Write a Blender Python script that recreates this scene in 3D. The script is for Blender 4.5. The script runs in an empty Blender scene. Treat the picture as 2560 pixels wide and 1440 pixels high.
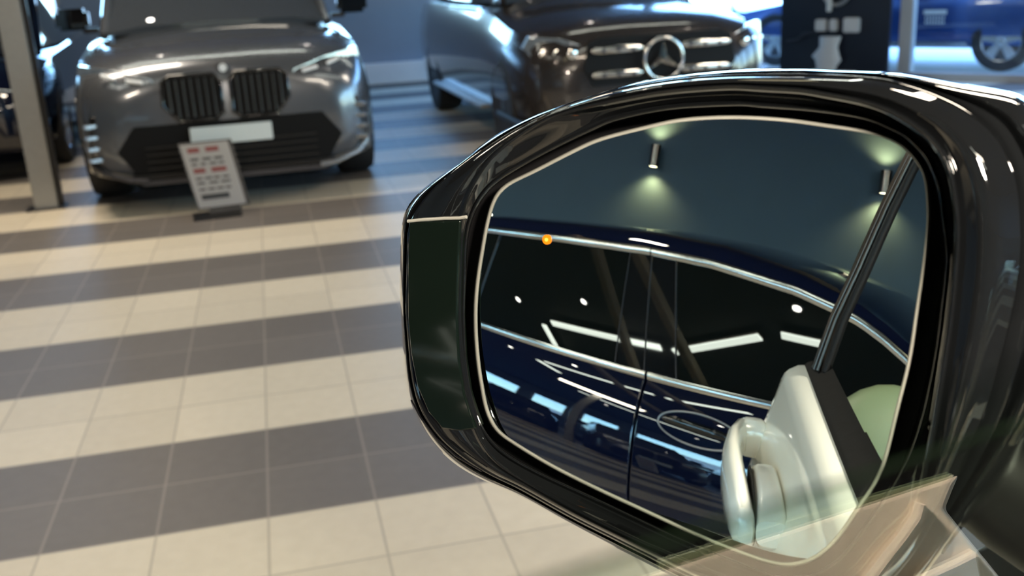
import bpy, bmesh, math, random
import numpy as np
from mathutils import Vector, Matrix
random.seed(4)
sc = bpy.context.scene
COL = sc.collection
PI = math.pi
R = math.radians

# ------------------------------------------------------------------ camera
F = 2548.4                                  # focal length in pixels of a 2560 x 1440 frame
def _rot(a, b, c):
    ca, sa = np.cos(a), np.sin(a); Rz = np.array([[ca, -sa, 0], [sa, ca, 0], [0, 0, 1]])
    cb, sb = np.cos(b), np.sin(b); Rx = np.array([[1, 0, 0], [0, cb, -sb], [0, sb, cb]])
    cc, s2 = np.cos(c), np.sin(c); return Rz @ Rx @ np.array([[cc, -s2, 0], [s2, cc, 0], [0, 0, 1]])
RC = _rot(R(-12.525), R(72.483), R(-3.233))
CAM = np.array([0.0, 0.0, 1.43])
cd = bpy.data.cameras.new('camera'); cam = bpy.data.objects.new('camera', cd); COL.objects.link(cam)
cam.matrix_world = Matrix([[*RC[0], CAM[0]], [*RC[1], CAM[1]], [*RC[2], CAM[2]], [0, 0, 0, 1]])
cd.sensor_width = 36.0; cd.lens = 36 * F / 2560
cd.dof.use_dof = True; cd.dof.focus_distance = 0.57; cd.dof.aperture_fstop = 10.8
cd.dof.aperture_blades = 7
cd.clip_start = 0.01
sc.camera = cam

# ------------------------------------------------------------------ exposure, sky
sc.view_settings.view_transform = 'Standard'; sc.view_settings.look = 'None'
sc.view_settings.gamma = 1.0; sc.view_settings.use_curve_mapping = False
sc.view_settings.exposure = 0.0
w = bpy.data.worlds.new('world'); sc.world = w; w.use_nodes = True
nt = w.node_tree; nt.nodes.clear()
sky = nt.nodes.new('ShaderNodeTexSky'); sky.sky_type = 'NISHITA'; sky.sun_disc = False
sky.sun_elevation = R(38); sky.sun_rotation = R(200); sky.air_density = 1.2; sky.ozone_density = 2.0
bg = nt.nodes.new('ShaderNodeBackground'); bg.inputs[1].default_value = 2.3
out = nt.nodes.new('ShaderNodeOutputWorld')
tn = nt.nodes.new('ShaderNodeMixRGB'); tn.blend_type = 'MULTIPLY'; tn.inputs[0].default_value = 1; tn.inputs[2].default_value = (.64, .83, 1.0, 1)
nt.links.new(sky.outputs[0], tn.inputs[1]); nt.links.new(tn.outputs[0], bg.inputs[0]); nt.links.new(bg.outputs[0], out.inputs[0])
sc.cycles.max_bounces = 10; sc.cycles.glossy_bounces = 8; sc.cycles.transparent_max_bounces = 16
sc.cycles.use_denoising = True
sc.cycles.sample_clamp_indirect = 12.0
sc.cycles.caustics_reflective = False; sc.cycles.caustics_refractive = False

CEIL = 3.6
def area_light(name, loc, sx, sy, power, col):
    l = bpy.data.lights.new(name, 'AREA'); l.shape = 'RECTANGLE'; l.size = sx; l.size_y = sy
    l.energy = power; l.color = col
    o = bpy.data.objects.new(name, l); COL.objects.link(o); o.location = loc; return o
WARM = (1.0, 0.86, 0.68)
for i, (x, y, p) in enumerate([(2.4, 1.6, 78), (-1.6, 7.2, 110), (0.8, -3.5, 70), (5.0, 5.0, 90), (-2.6, 1.2, 60)]):
    area_light('ceiling_fill_light', (x, y, CEIL - 0.06), 1.5 if i != 4 else .45, 0.45 if i != 4 else .16, p, WARM)  # unseen fill lights added; the small last one mirrors as a warm oval

# ------------------------------------------------------------------ materials
def mat(name, col, rough=0.5, metal=0.0, spec=0.5, coat=0.0, noise=0.0, nscale=8.0, emit=None, es=0.0, bump=0.0, ior=None):
    m = bpy.data.materials.new(name); m.use_nodes = True
    n = m.node_tree; b = n.nodes['Principled BSDF']
    b.inputs['Base Color'].default_value = (*col, 1); b.inputs['Roughness'].default_value = rough
    b.inputs['Metallic'].default_value = metal; b.inputs['Specular IOR Level'].default_value = spec
    b.inputs['Coat Weight'].default_value = coat; b.inputs['Coat Roughness'].default_value = 0.02
    if ior: b.inputs['IOR'].default_value = ior
    if emit: b.inputs['Emission Color'].default_value = (*emit, 1); b.inputs['Emission Strength'].default_value = es
    if noise or bump:
        tc = n.nodes.new('ShaderNodeTexCoord'); nz = n.nodes.new('ShaderNodeTexNoise')
        nz.inputs['Scale'].default_value = nscale; nz.inputs['Detail'].default_value = 5
        n.links.new(tc.outputs['Object'], nz.inputs['Vector'])
        if noise:
            mx = n.nodes.new('ShaderNodeMixRGB'); mx.inputs[1].default_value = (*[c * (1 - noise) for c in col], 1)
            mx.inputs[2].default_value = (*[min(1, c * (1 + noise)) for c in col], 1)
            n.links.new(nz.outputs['Fac'], mx.inputs[0]); n.links.new(mx.outputs[0], b.inputs['Base Color'])
        if bump:
            bp = n.nodes.new('ShaderNodeBump'); bp.inputs['Strength'].default_value = bump; bp.inputs['Distance'].default_value = 0.002
            n.links.new(nz.outputs['Fac'], bp.inputs['Height']); n.links.new(bp.outputs[0], b.inputs['Normal'])
    return m
def glass_mat(name, tint=(0.9, 0.95, 0.93), ior=1.5, rough=0.0):
    m = bpy.data.materials.new(name); m.use_nodes = True; n = m.node_tree; n.nodes.clear()
    o = n.nodes.new('ShaderNodeOutputMaterial'); mx = n.nodes.new('ShaderNodeMixShader'); fr = n.nodes.new('ShaderNodeFresnel')
    t = n.nodes.new('ShaderNodeBsdfTransparent'); g = n.nodes.new('ShaderNodeBsdfGlossy')
    fr.inputs['IOR'].default_value = ior; t.inputs[0].default_value = (*tint, 1); g.inputs['Roughness'].default_value = rough
    g.inputs['Color'].default_value = (1, 1, 1, 1)
    # both faces of the sheet are met from air: no refraction, so the index is turned round on the far face
    ge = n.nodes.new('ShaderNodeNewGeometry'); mi = n.nodes.new('ShaderNodeMix'); mi.data_type = 'FLOAT'
    mi.inputs[2].default_value = ior; mi.inputs[3].default_value = 1 / ior
    n.links.new(ge.outputs['Backfacing'], mi.inputs[0]); n.links.new(mi.outputs[0], fr.inputs['IOR'])
    n.links.new(fr.outputs[0], mx.inputs[0]); n.links.new(t.outputs[0], mx.inputs[1]); n.links.new(g.outputs[0], mx.inputs[2])
    n.links.new(mx.outputs[0], o.inputs[0]); return m
M_ = {}
M_['gloss_black'] = mat('gloss_black_plastic', (0.0050, 0.0050, 0.0060), 0.05, coat=0.7, noise=0.2, nscale=30)
M_['piano_black'] = mat('piano_black_lacquer', (0.0045, 0.0050, 0.0055), 0.03, coat=1.0, noise=0.2, nscale=40)
M_['satin_black'] = mat('satin_black_plastic', (0.010, 0.0095, 0.0095), 0.32, noise=0.2, nscale=200, bump=0.05)
M_['deep_black'] = mat('matt_black_plastic', (0.0035, 0.0035, 0.004), 0.6, spec=0.2, noise=0.1)
M_['rubber'] = mat('black_rubber', (0.004, 0.004, 0.004), 0.65, spec=0.25, noise=0.3, nscale=60, bump=0.2)
M_['mirror'] = mat('silvered_mirror', (0.80, 0.86, 0.86), 0.0, metal=1.0)
M_['rim'] = mat('ground_glass_edge', (0.24, 0.24, 0.21), 0.35, metal=0.0, noise=0.15, nscale=50)
M_['side_lens'] = mat('smoked_green_lens', (0.003, 0.0055, 0.004), 0.06, coat=0.3, noise=0.2, nscale=12)
M_['amber'] = mat('amber_led', (0.2, 0.05, 0.0), 0.3, emit=(1.0, 0.22, 0.005), es=1.2)
M_['amber_core'] = mat('amber_led_core', (0.3, 0.12, 0.02), 0.3, emit=(1.0, 0.45, 0.06), es=1.6)
M_['white_paint'] = mat('white_car_paint', (0.78, 0.78, 0.70), 0.25, coat=1.0, noise=0.01)
M_['navy_paint'] = mat('navy_car_paint', (0.0030, 0.0048, 0.016), 0.015, metal=0.0, coat=1.0, noise=0.05, nscale=400)
M_['dark_glass'] = mat('tinted_car_glass', (0.0035, 0.0045, 0.0040), 0.0, spec=0.6, coat=0.3)
M_['chrome'] = mat('bright_chrome', (0.80, 0.79, 0.75), 0.12, metal=1.0, noise=0.03)
M_['beige_leather'] = mat('beige_leather', (0.66, 0.56, 0.46), 0.45, noise=0.08, nscale=60, bump=0.15)
M_['olive_trim'] = mat('olive_trim', (0.10, 0.12, 0.07), 0.5, noise=0.1)
M_['pale_leather'] = mat('pale_leather', (0.24, 0.31, 0.17), 0.5, noise=0.05)
M_['grey_paint'] = mat('grey_metallic_paint', (0.14, 0.148, 0.165), 0.24, metal=0.6, coat=1.0, noise=0.05, nscale=300)
M_['brown_grey_paint'] = mat('dark_brown_grey_paint', (0.055, 0.048, 0.047), 0.2, metal=0.5, coat=1.0, noise=0.05, nscale=300)
M_['blue_paint'] = mat('blue_metallic_paint', (0.035, 0.09, 0.30), 0.25, metal=0.5, coat=1.0, noise=0.05, nscale=300)
M_['tyre'] = mat('tyre_rubber', (0.014, 0.014, 0.015), 0.7, noise=0.2, nscale=20)
M_['alloy'] = mat('silver_alloy', (0.55, 0.57, 0.60), 0.25, metal=0.8, noise=0.05)
M_['alloy_dark'] = mat('dark_alloy', (0.08, 0.08, 0.09), 0.3, metal=0.8, noise=0.05)
M_['headlight'] = mat('headlight_lens', (0.50, 0.56, 0.62), 0.08, metal=0.7, coat=1.0, noise=0.4, nscale=25)
M_['car_window'] = mat('dark_windscreen_glass', (0.045, 0.052, 0.062), 0.02, spec=0.8, coat=0.5)
M_['plate'] = mat('white_number_plate', (0.72, 0.76, 0.74), 0.4, noise=0.02)
M_['plate_ink'] = mat('black_plate_ink', (0.03, 0.03, 0.03), 0.5, noise=0.02)
M_['paper'] = mat('white_paper', (0.40, 0.355, 0.32), 0.7, noise=0.04, nscale=20)
M_['red_ink'] = mat('red_ink', (0.24, 0.06, 0.05), 0.6, noise=0.05)
M_['grey_metal'] = mat('brushed_aluminium', (0.34, 0.34, 0.33), 0.38, metal=0.7, noise=0.08, nscale=30)
M_['lamp_metal'] = mat('dark_steel_tube', (0.20, 0.17, 0.15), 0.25, metal=1.0, noise=0.05)
M_['warm_lamp'] = mat('warm_lamp_face', (1, 0.9, 0.6), 0.5, emit=(1.0, 0.88, 0.55), es=7)
M_['tube'] = mat('led_tube_diffuser', (1, 1, 1), 0.5, emit=(0.97, 1.0, 0.86), es=15)
M_['spot'] = mat('spot_face', (1, 1, 1), 0.5, emit=(1.0, 0.90, 0.78), es=70)
M_['wall_dark'] = mat('dark_teal_wall_paint', (0.032, 0.055, 0.078), 0.75, noise=0.06, nscale=3)
M_['wall_blue'] = mat('slate_blue_wall_paint', (0.25, 0.31, 0.40), 0.6, noise=0.15, nscale=1.2)
M_['ceiling'] = mat('dark_ceiling_paint', (0.040, 0.038, 0.036), 0.7, noise=0.08, nscale=3)
M_['white_trim'] = mat('white_skirting', (0.90, 0.92, 0.95), 0.35, noise=0.02)
M_['asphalt'] = mat('pale_asphalt', (0.42, 0.47, 0.52), 0.8, noise=0.15, nscale=6)
M_['frame'] = mat('grey_window_frame', (0.42, 0.45, 0.47), 0.35, metal=0.3, noise=0.05)
M_['beam'] = mat('tan_ceiling_beam', (0.55, 0.43, 0.28), 0.6, noise=0.15, nscale=8)
M_['exhibit_black'] = mat('black_board_lacquer', (0.008, 0.010, 0.018), 0.35, noise=0.2, nscale=4)
M_['pale_plastic'] = mat('pale_plastic', (0.55, 0.56, 0.55), 0.5, noise=0.08, nscale=20)
M_['building'] = mat('pale_concrete', (0.55, 0.58, 0.60), 0.8, noise=0.1, nscale=0.6)
M_['clear_glass'] = glass_mat('clear_window_glass', (0.93, 0.97, 0.98), 1.45)
M_['car_pane'] = glass_mat('green_tinted_safety_glass', (0.88, 0.93, 0.89), 1.75)

M_['pane_edge'] = mat('green_glass_edge', (0.004, 0.007, 0.004), 0.8, spec=0.0, noise=0.1)
M_['tan_reflection'] = mat('tan_reflection_trim', (0.085, 0.070, 0.060), 0.28, metal=1.0, noise=0.1)  # brown tone paints the ridges' tan reflection into the metal
def tile_material():
    m = bpy.data.materials.new('striped_floor_tiles'); m.use_nodes = True; n = m.node_tree; b = n.nodes['Principled BSDF']
    def math_(op, a, bb=None):
        x = n.nodes.new('ShaderNodeMath'); x.operation = op
        for i, v in enumerate((a, bb)):
            if v is None: continue
            if isinstance(v, (int, float)): x.inputs[i].default_value = v
            else: n.links.new(v, x.inputs[i])
        return x.outputs[0]
    g = n.nodes.new('ShaderNodeNewGeometry'); s = n.nodes.new('ShaderNodeSeparateXYZ'); n.links.new(g.outputs['Position'], s.inputs[0])
    tx = math_('DIVIDE', math_('ADD', s.outputs[0], 0.1487), 0.3); ty = math_('DIVIDE', math_('SUBTRACT', s.outputs[1], 2.6274), 0.3)
    def dist(t):
        f = math_('FRACT', t); return math_('MINIMUM', f, math_('SUBTRACT', 1.0, f))
    d = math_('MINIMUM', dist(tx), dist(ty)); grout = math_('LESS_THAN', d, 0.0115)
    band = math_('LESS_THAN', math_('FRACT', math_('MULTIPLY', ty, 0.25)), 0.5)
    nz = n.nodes.new('ShaderNodeTexNoise'); nz.inputs['Scale'].default_value = 22; nz.inputs['Detail'].default_value = 6
    n.links.new(g.outputs['Position'], nz.inputs['Vector'])
    wn = n.nodes.new('ShaderNodeTexWhiteNoise'); wn.noise_dimensions = '2D'; cx = n.nodes.new('ShaderNodeCombineXYZ')
    n.links.new(math_('FLOOR', tx), cx.inputs[0]); n.links.new(math_('FLOOR', ty), cx.inputs[1]); n.links.new(cx.outputs[0], wn.inputs['Vector'])
    def mix(f, a, c):
        x = n.nodes.new('ShaderNodeMixRGB')
        for i, v in ((0, f), (1, a), (2, c)):
            if isinstance(v, tuple): x.inputs[i].default_value = (*v, 1)
            elif isinstance(v, (int, float)): x.inputs[i].default_value = v
            else: n.links.new(v, x.inputs[i])
        return x.outputs[0]
    beige = mix(nz.outputs['Fac'], (0.56, 0.49, 0.375), (0.66, 0.585, 0.46))
    grey = mix(nz.outputs['Fac'], (0.128, 0.113, 0.102), (0.160, 0.143, 0.130))
    base = mix(band, beige, grey)
    v = math_('ADD', 0.94, math_('MULTIPLY', wn.outputs['Value'], 0.12))
    vc = n.nodes.new('ShaderNodeVectorMath'); vc.operation = 'SCALE'; n.links.new(base, vc.inputs[0]); n.links.new(v, vc.inputs['Scale'])
    gc = mix(band, (0.42, 0.37, 0.29), (0.24, 0.21, 0.185))
    n.links.new(mix(grout, vc.outputs[0], gc), b.inputs['Base Color'])
    b.inputs['Roughness'].default_value = 0.50; b.inputs['Specular IOR Level'].default_value = 0.22
    bp = n.nodes.new('ShaderNodeBump'); bp.inputs['Strength'].default_value = 0.12; bp.inputs['Distance'].default_value = 0.002
    n.links.new(nz.outputs['Fac'], bp.inputs['Height']); n.links.new(bp.outputs[0], b.inputs['Normal'])
    return m
M_['tiles'] = tile_material()

# ------------------------------------------------------------------ mesh helpers
def tag(o, label=None, cat=None, group=None, kind=None):
    if label: o['label'] = label
    if cat: o['category'] = cat
    if group: o['group'] = group
    if kind: o['kind'] = kind
    return o
def empty(name, loc=(0, 0, 0), rz=0, label=None, cat=None, group=None):
    o = bpy.data.objects.new(name, None); COL.objects.link(o); o.location = loc; o.rotation_euler = (0, 0, rz)
    o.empty_display_size = 0.1
    return tag(o, label, cat, group)
class MB:
    def __init__(s): s.bm = bmesh.new()
    def verts(s, pts): return [s.bm.verts.new(tuple(p)) for p in pts]
    def face(s, vs):
        try: return s.bm.faces.new(vs)
        except ValueError: return None
    def box(s, c, d, rz=0, bev=0.0):
        r = bmesh.ops.create_cube(s.bm, size=1.0)['verts']
        bmesh.ops.scale(s.bm, vec=d, verts=r)
        if bev:
            es = list({e for v in r for e in v.link_edges}); g = bmesh.ops.bevel(s.bm, geom=es, offset=bev, segments=2, affect='EDGES'); r = list({v for f in g['faces'] for v in f.verts} | {v for v in r if v.is_valid})
        if rz: bmesh.ops.rotate(s.bm, cent=(0, 0, 0), matrix=Matrix.Rotation(rz, 3, 'Z'), verts=r)
        bmesh.ops.translate(s.bm, vec=c, verts=r); return s
    def loft(s, rings, closed=True, cap0=False, cap1=False):
        R_ = [s.verts(r) for r in rings]; n = len(R_[0])
        for a, b in zip(R_[:-1], R_[1:]):
            for i in range(n if closed else n - 1):
                j = (i + 1) % n; s.face([a[i], a[j], b[j], b[i]])
        if cap0: s.face(R_[0][::-1])
        if cap1: s.face(R_[-1])
        return s
    def tube(s, pts, rad, seg=10, cap=True):
        pts = [Vector(p) for p in pts]; rings = []; up = Vector((0.13, 0.21, 1)).normalized(); nrm = None
        for i, p in enumerate(pts):
            t = (pts[min(i + 1, len(pts) - 1)] - pts[max(i - 1, 0)]).normalized()
            if nrm is None: nrm = t.cross(up).normalized()
            else: nrm = (nrm - t * nrm.dot(t)).normalized()
            b = t.cross(nrm); rr = rad[i] if hasattr(rad, '__len__') else rad
            rings.append([p + (nrm * math.cos(2 * PI * k / seg) + b * math.sin(2 * PI * k / seg)) * rr for k in range(seg)])
        return s.loft(rings, True, cap, cap)
    def prism(s, pts, vec):
        v = Vector(vec); a = s.verts(pts); b = s.verts([Vector(p) + v for p in pts]); n = len(a)
        s.face(a[::-1]); s.face(b)
        for i in range(n): s.face([a[i], a[(i + 1) % n], b[(i + 1) % n], b[i]])
        return s
    def lathe(s, prof, seg=32, axis='z', c=(0, 0, 0)):
        rings = []
        for r, h in prof:
            ring = []
            for k in range(seg):
                a = 2 * PI * k / seg; x, y = r * math.cos(a), r * math.sin(a)
                p = (x, y, h) if axis == 'z' else ((x, h, y) if axis == 'y' else (h, x, y))
                ring.append((p[0] + c[0], p[1] + c[1], p[2] + c[2]))
            rings.append(ring)
        return s.loft(rings, True, True, True)
    def build(s, name, m, parent=None, smooth=True, ang=35, bevel=0.0, solid=0.0, subsurf=0):
        bmesh.ops.remove_doubles(s.bm, verts=s.bm.verts, dist=1e-6)
        bmesh.ops.recalc_face_normals(s.bm, faces=s.bm.faces)
        me = bpy.data.meshes.new(name); s.bm.to_mesh(me); s.bm.free()
        me.materials.append(m); o = bpy.data.objects.new(name, me); COL.objects.link(o)
        if smooth: me.polygons.foreach_set('use_smooth', [True] * len(me.polygons)); me.set_sharp_from_angle(angle=R(ang))
        if parent is not None: o.parent = parent
        if solid: x = o.modifiers.new('s', 'SOLIDIFY'); x.thickness = solid; x.offset = 0
        if subsurf: x = o.modifiers.new('u', 'SUBSURF'); x.levels = subsurf; x.render_levels = subsurf
        if bevel: x = o.modifiers.new('b', 'BEVEL'); x.width = bevel; x.segments = 2; x.limit_method = 'ANGLE'
        return o
def struct(name, mb, m, parent=None, **k):
    o = mb.build(name, m, parent, smooth=False, **k)
    if parent is None: o['kind'] = 'structure'
    return o

# ------------------------------------------------------------------ optics: where things stand
def ray(u, v):
    d = RC @ np.array([(u - 1280) / F, -(v - 720) / F, -1.0]); return d / np.linalg.norm(d)
AZ, EL, RAD, PSI, OFF, ZB, ZT, _c, HD, WOFF, ZS, DM = 3.947425, 0.139869, 1.500746, -0.876262, -1.215383, 0.925394, 1.342362, 2.425945, 1.170342, -0.111295, 1.115582, 0.450162
MC = CAM + ray(1750, 850) * DM                               # centre of the mirror glass
MN = np.array([np.sin(AZ) * np.cos(EL), np.cos(AZ) * np.cos(EL), np.sin(EL)])
def on_mirror(u, v, dz=0.0):                                 # point of the mirror's own plane, dz towards the driver
    d = ray(u, v); t = ((MC + MN * dz - CAM) @ MN) / (d @ MN); return CAM + d * t
SC = MC - MN * RAD                                           # the mirror glass is a convex sphere cap
def on_glass(u, v, lift=0.0):
    d = ray(u, v); r = RAD + lift; oc = CAM - SC; b = d @ oc; c = oc @ oc - r * r
    return CAM + d * (-b - np.sqrt(b * b - c))
HV = np.array([np.sin(HD), np.cos(HD), 0]); ND = np.array([np.cos(HD), -np.sin(HD), 0])
def door(b, z, o):                                           # white door: b behind the mirror, z up, o outwards
    p = MC * np.array([1, 1, 0]); p = p + ND * ((WOFF - o) - ND @ p) - HV * b; return (p[0], p[1], z)
NN = np.array([np.cos(PSI), -np.sin(PSI), 0]); NF = -np.array([np.sin(PSI), np.cos(PSI), 0])
def navy(s_, z, o): p = NN * (OFF + o) + NF * s_; return (p[0], p[1], z)

# ------------------------------------------------------------------ the room
def quad_wall(name, a, b, z0, z1, m, th=0.12):
    a, b = Vector((*a, 0)), Vector((*b, 0)); d = (b - a); n = Vector((-d.y, d.x, 0)).normalized() * th
    mb = MB(); mb.prism([(a.x, a.y, z0), (b.x, b.y, z0), (b.x, b.y, z1), (a.x, a.y, z1)], n); return struct(name, mb, m)
PLAN = [(-13.2, -8.1), (9.7, -8.1), (9.7, 6.1), (4.15, 14.32), (-13.2, 14.32)]
mb = MB(); mb.prism([(x, y, 0) for x, y in PLAN], (0, 0, -0.1)); struct('floor', mb, M_['tiles'])
mb = MB(); mb.prism([(x, y, CEIL) for x, y in PLAN], (0, 0, 0.1)); struct('ceiling', mb, M_['ceiling'])
LA, LB = Vector((-5.30, -1.22)), Vector((-4.39, -3.08)); LD = (LB - LA).normalized()
LN = Vector((-LD.y, LD.x)); LN = LN if LN.x > 0 else -LN
wl = lambda t: tuple(LA - LN * 0.095 + LD * t)
quad_wall('wall_left', wl(-17.5), wl(7), 0, CEIL, M_['wall_dark'], -0.12)
quad_wall('wall_back', (-2.6, -8.0), (9.6, -8.0), 0, CEIL, M_['wall_dark'], -0.12)
quad_wall('wall_right_lower', (9.6, -8.0), (9.6, 6.0), 0, .7, M_['wall_dark'], -0.12)
quad_wall('wall_right_upper', (9.6, -8.0), (9.6, 6.0), 3.1, CEIL, M_['wall_dark'], -0.12)
for y0, y1 in ((-8, -7.2), (-5.4, -5.1), (-3.3, -3.0), (-1.2, -.9), (.9, 1.2), (3.0, 3.3), (5.1, 6.0)): quad_wall('wall_right_pier', (9.6, y0), (9.6, y1), .7, 3.1, M_['wall_dark'], -0.12)
for i, (y0, y1) in enumerate(((-7.2, -5.4), (-5.1, -3.3), (-3.0, -1.2), (-.9, .9), (1.2, 3.0), (3.3, 5.1))):
    mb = MB(); mb.box((9.66, (y0 + y1) / 2, 1.9), (.01, y1 - y0, 2.4)); struct('window_%d' % (12 + i), mb, M_['clear_glass'])
# far wall: windows above a sill
FY = 14.2; WZ0, WZ1 = 1.36, 2.75
wins = [(-9.9, -8.5), (-8.1, -6.7), (-6.3, -4.9), (-4.45, -3.0), (-2.65, -1.6), (-1.2, -0.1), (0.3, 3.6)]
quad_wall('wall_far_lower', (-13.0, FY), (4.1, FY), 0, WZ0, M_['wall_blue'])
quad_wall('wall_far_upper', (-13.0, FY), (4.1, FY), WZ1, CEIL, M_['wall_blue'])
xs = [-13.0] + [x for w_ in wins for x in w_] + [4.1]
for i in range(0, len(xs), 2): quad_wall('wall_far_pier', (xs[i], FY), (xs[i + 1], FY), WZ0, WZ1, M_['wall_blue'])
for i, (a, b) in enumerate(wins):
    mb = MB(); t = 0.035
    for c, d in (((a + t, FY + .05, (WZ0 + WZ1) / 2), (2 * t, .07, WZ1 - WZ0)), ((b - t, FY + .05, (WZ0 + WZ1) / 2), (2 * t, .07, WZ1 - WZ0)),
                 (((a + b) / 2, FY + .05, WZ0 + t), (b - a - 4 * t, .07, 2 * t)), (((a + b) / 2, FY + .05, WZ1 - t), (b - a - 4 * t, .07, 2 * t))): mb.box(c, d)
    f = struct('window_%d' % (i + 1), mb, M_['frame'])
    mb = MB(); mb.box(((a + b) / 2, FY + .05, (WZ0 + WZ1) / 2), (b - a - 4 * t, .006, WZ1 - WZ0 - 4 * t)); mb.build('glass_pane', M_['clear_glass'], f, smooth=False)
mb = MB(); mb.box((-4.4, FY - 0.06, 0.135), (16.8, 0.12, 0.27), bev=0.01); struct('baseboard_far', mb, M_['white_trim'])
# glazed front that runs off to the right
GA, GB = Vector((4.1, 14.25)), Vector((9.6, 6.1)); GD = (GB - GA).normalized(); GL = (GB - GA).length
gr = math.atan2(GD.y, GD.x)
def gl(t, z=0, off=0): p = GA + GD * t + Vector((-GD.y, GD.x)) * off; return (p.x, p.y, z)
posts = [0.06, 1.75, 4.92, 7.9, GL - 0.06]
for i, t in enumerate(posts):
    mb = MB(); mb.box(gl(t, CEIL / 2), (0.14, 0.12, CEIL), rz=gr, bev=0.008); o = struct('window_frame_post', mb, M_['frame']); o.name = 'trim_%d' % (i + 1)
for z, nm in ((0.04, 'trim_6'), (CEIL - 0.05, 'trim_7')):
    mb = MB(); mb.box(gl(GL / 2, z), (GL, 0.10, 0.08), rz=gr); struct(nm, mb, M_['frame'])
for i in range(4):
    a, b = posts[i] + .07, posts[i + 1] - .07
    mb = MB(); mb.box(gl((a + b) / 2, CEIL / 2), (b - a, 0.010, CEIL - 0.2), rz=gr); struct('window_%d' % (8 + i), mb, M_['clear_glass'])
mb = MB(); mb.box((14.0, 22.0, -0.08), (60, 60, 0.02)); tag(mb.build('asphalt_yard', M_['asphalt'], smooth=False), 'pale asphalt yard beyond the showroom glazing', 'ground', kind='structure')
for k, (x, y, sx, sy, h, rz) in enumerate([(-6, 40, 16, 6, 3.2, 0.05), (9, 44, 12, 6, 4.2, -0.1), (26, 34, 14, 6, 3.6, -0.5)]):
    r = empty('warehouse_building', (x, y, 0), rz, ['low pale warehouse far beyond the back windows', 'taller pale warehouse straight beyond the corner glazing', 'pale warehouse farthest along the yard by the blue car'][k], 'building')
    mb = MB(); mb.box((0, 0, h / 2), (sx, sy, h)); mb.build('wall_block', M_['building'], r, smooth=False)
    mb = MB(); mb.box((0, 0, h + .1), (sx + .3, sy + .3, 0.2)); mb.build('roof_slab', M_['frame'], r, smooth=False)

# ceiling light tubes, downlights, beams
def light_tube(a, b, i):
    a, b = Vector(a), Vector(b); c = (a + b) / 2; L = (b - a).length; rz = math.atan2((b - a).y, (b - a).x)
    r = empty('ceiling_light_tube', (c.x, c.y, CEIL), rz, TUBES[i], 'ceiling light', 'linear lights hung below the ceiling')
    mb = MB(); mb.box((0, 0, -0.05), (L, 0.11, 0.05), bev=0.008); mb.build('housing', M_['lamp_metal'], r)
    mb = MB(); mb.box((0, 0, -0.085), (L - .02, 0.09, 0.02), bev=0.005); mb.build('diffuser', M_['tube'], r)
    for sx in (-1, 1):
        mb = MB(); mb.box((sx * L * .4, 0, -0.0125), (0.05, 0.05, 0.025)); mb.build('bracket', M_['lamp_metal'], r)
TUBES = ['long light tube across the showroom ceiling, mirrored in the rear door glass', 'short light tube at the steep angle beside the long one', 'light tube sloping down across the front door glass', 'shorter light tube nearest the windscreen pillar',
         'light tube over the front of the dark grey car', 'light tube above the open aisle beside the mirror', 'light tube over the bonnet of the black car', 'light tube behind the navy car']
tubes = [((-2.76, 5.23), (-1.42, 4.03)), ((-2.86, 5.42), (-2.43, 5.95)), ((-1.29, 3.95), (-.74, 2.79)), ((-.63, 2.60), (-.20, 2.30)),
         ((-1.9, 8.3), (0.9, 8.7)), ((1.8, 3.4), (3.6, 4.6)), ((2.2, 8.4), (4.4, 8.0)), ((-0.6, -3.0), (1.6, -4.2))]
for i, (a, b) in enumerate(tubes): light_tube((*a, CEIL), (*b, CEIL), i)
SPOTS = [((-3.35, 5.45), 'beyond the long tube'), ((-2.46, 4.34), 'over the rear door of the navy car'), ((-.68, 2.23), 'over the front door of the navy car'), ((-1.2, 9.6), 'behind the dark grey car'), ((0.9, 10.4), 'between the two dark cars'),
         ((3.2, 10.2), 'behind the black car'), ((1.9, 5.6), 'in front of the black car'), ((-.2, 5.2), 'in front of the dark grey car'), ((4.4, 6.4), 'by the glazed front'), ((3.6, 1.8), 'beside the mirror housing'), ((5.6, 3.4), 'by the right wall')]
for (x, y), wh in SPOTS:
    r = empty('ceiling_downlight', (x, y, CEIL), 0, 'small round recessed downlight ' + wh, 'downlight', 'round downlights in the ceiling')
    mb = MB(); mb.lathe([(0.055, 0), (0.055, -0.02), (0.042, -0.022), (0.040, -0.005)], 20); mb.build('trim_ring', M_['white_trim'], r)
    mb = MB(); mb.lathe([(0.0385, -0.004), (0.0385, -0.016)], 20); mb.build('lens', M_['spot'], r)
for a, b, l in [((0.2, 1.6), (0.75, 1.75), 'warm linear lamp near the open door')]:
    c = (Vector((*a, CEIL)) + Vector((*b, CEIL))) / 2; rz = math.atan2(b[1] - a[1], b[0] - a[0]); L = math.dist(a, b)
    r = empty('warm_lamp_bar', (c.x, c.y, CEIL), rz, l, 'ceiling light')
    mb = MB(); mb.box((0, 0, -0.04), (L, 0.20, 0.08), bev=0.01); mb.build('housing', M_['lamp_metal'], r)
    mb = MB(); mb.box((0, 0, -0.087), (L - .03, 0.17, 0.014), bev=0.004); mb.build('diffuser', M_['warm_lamp'], r)
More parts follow.
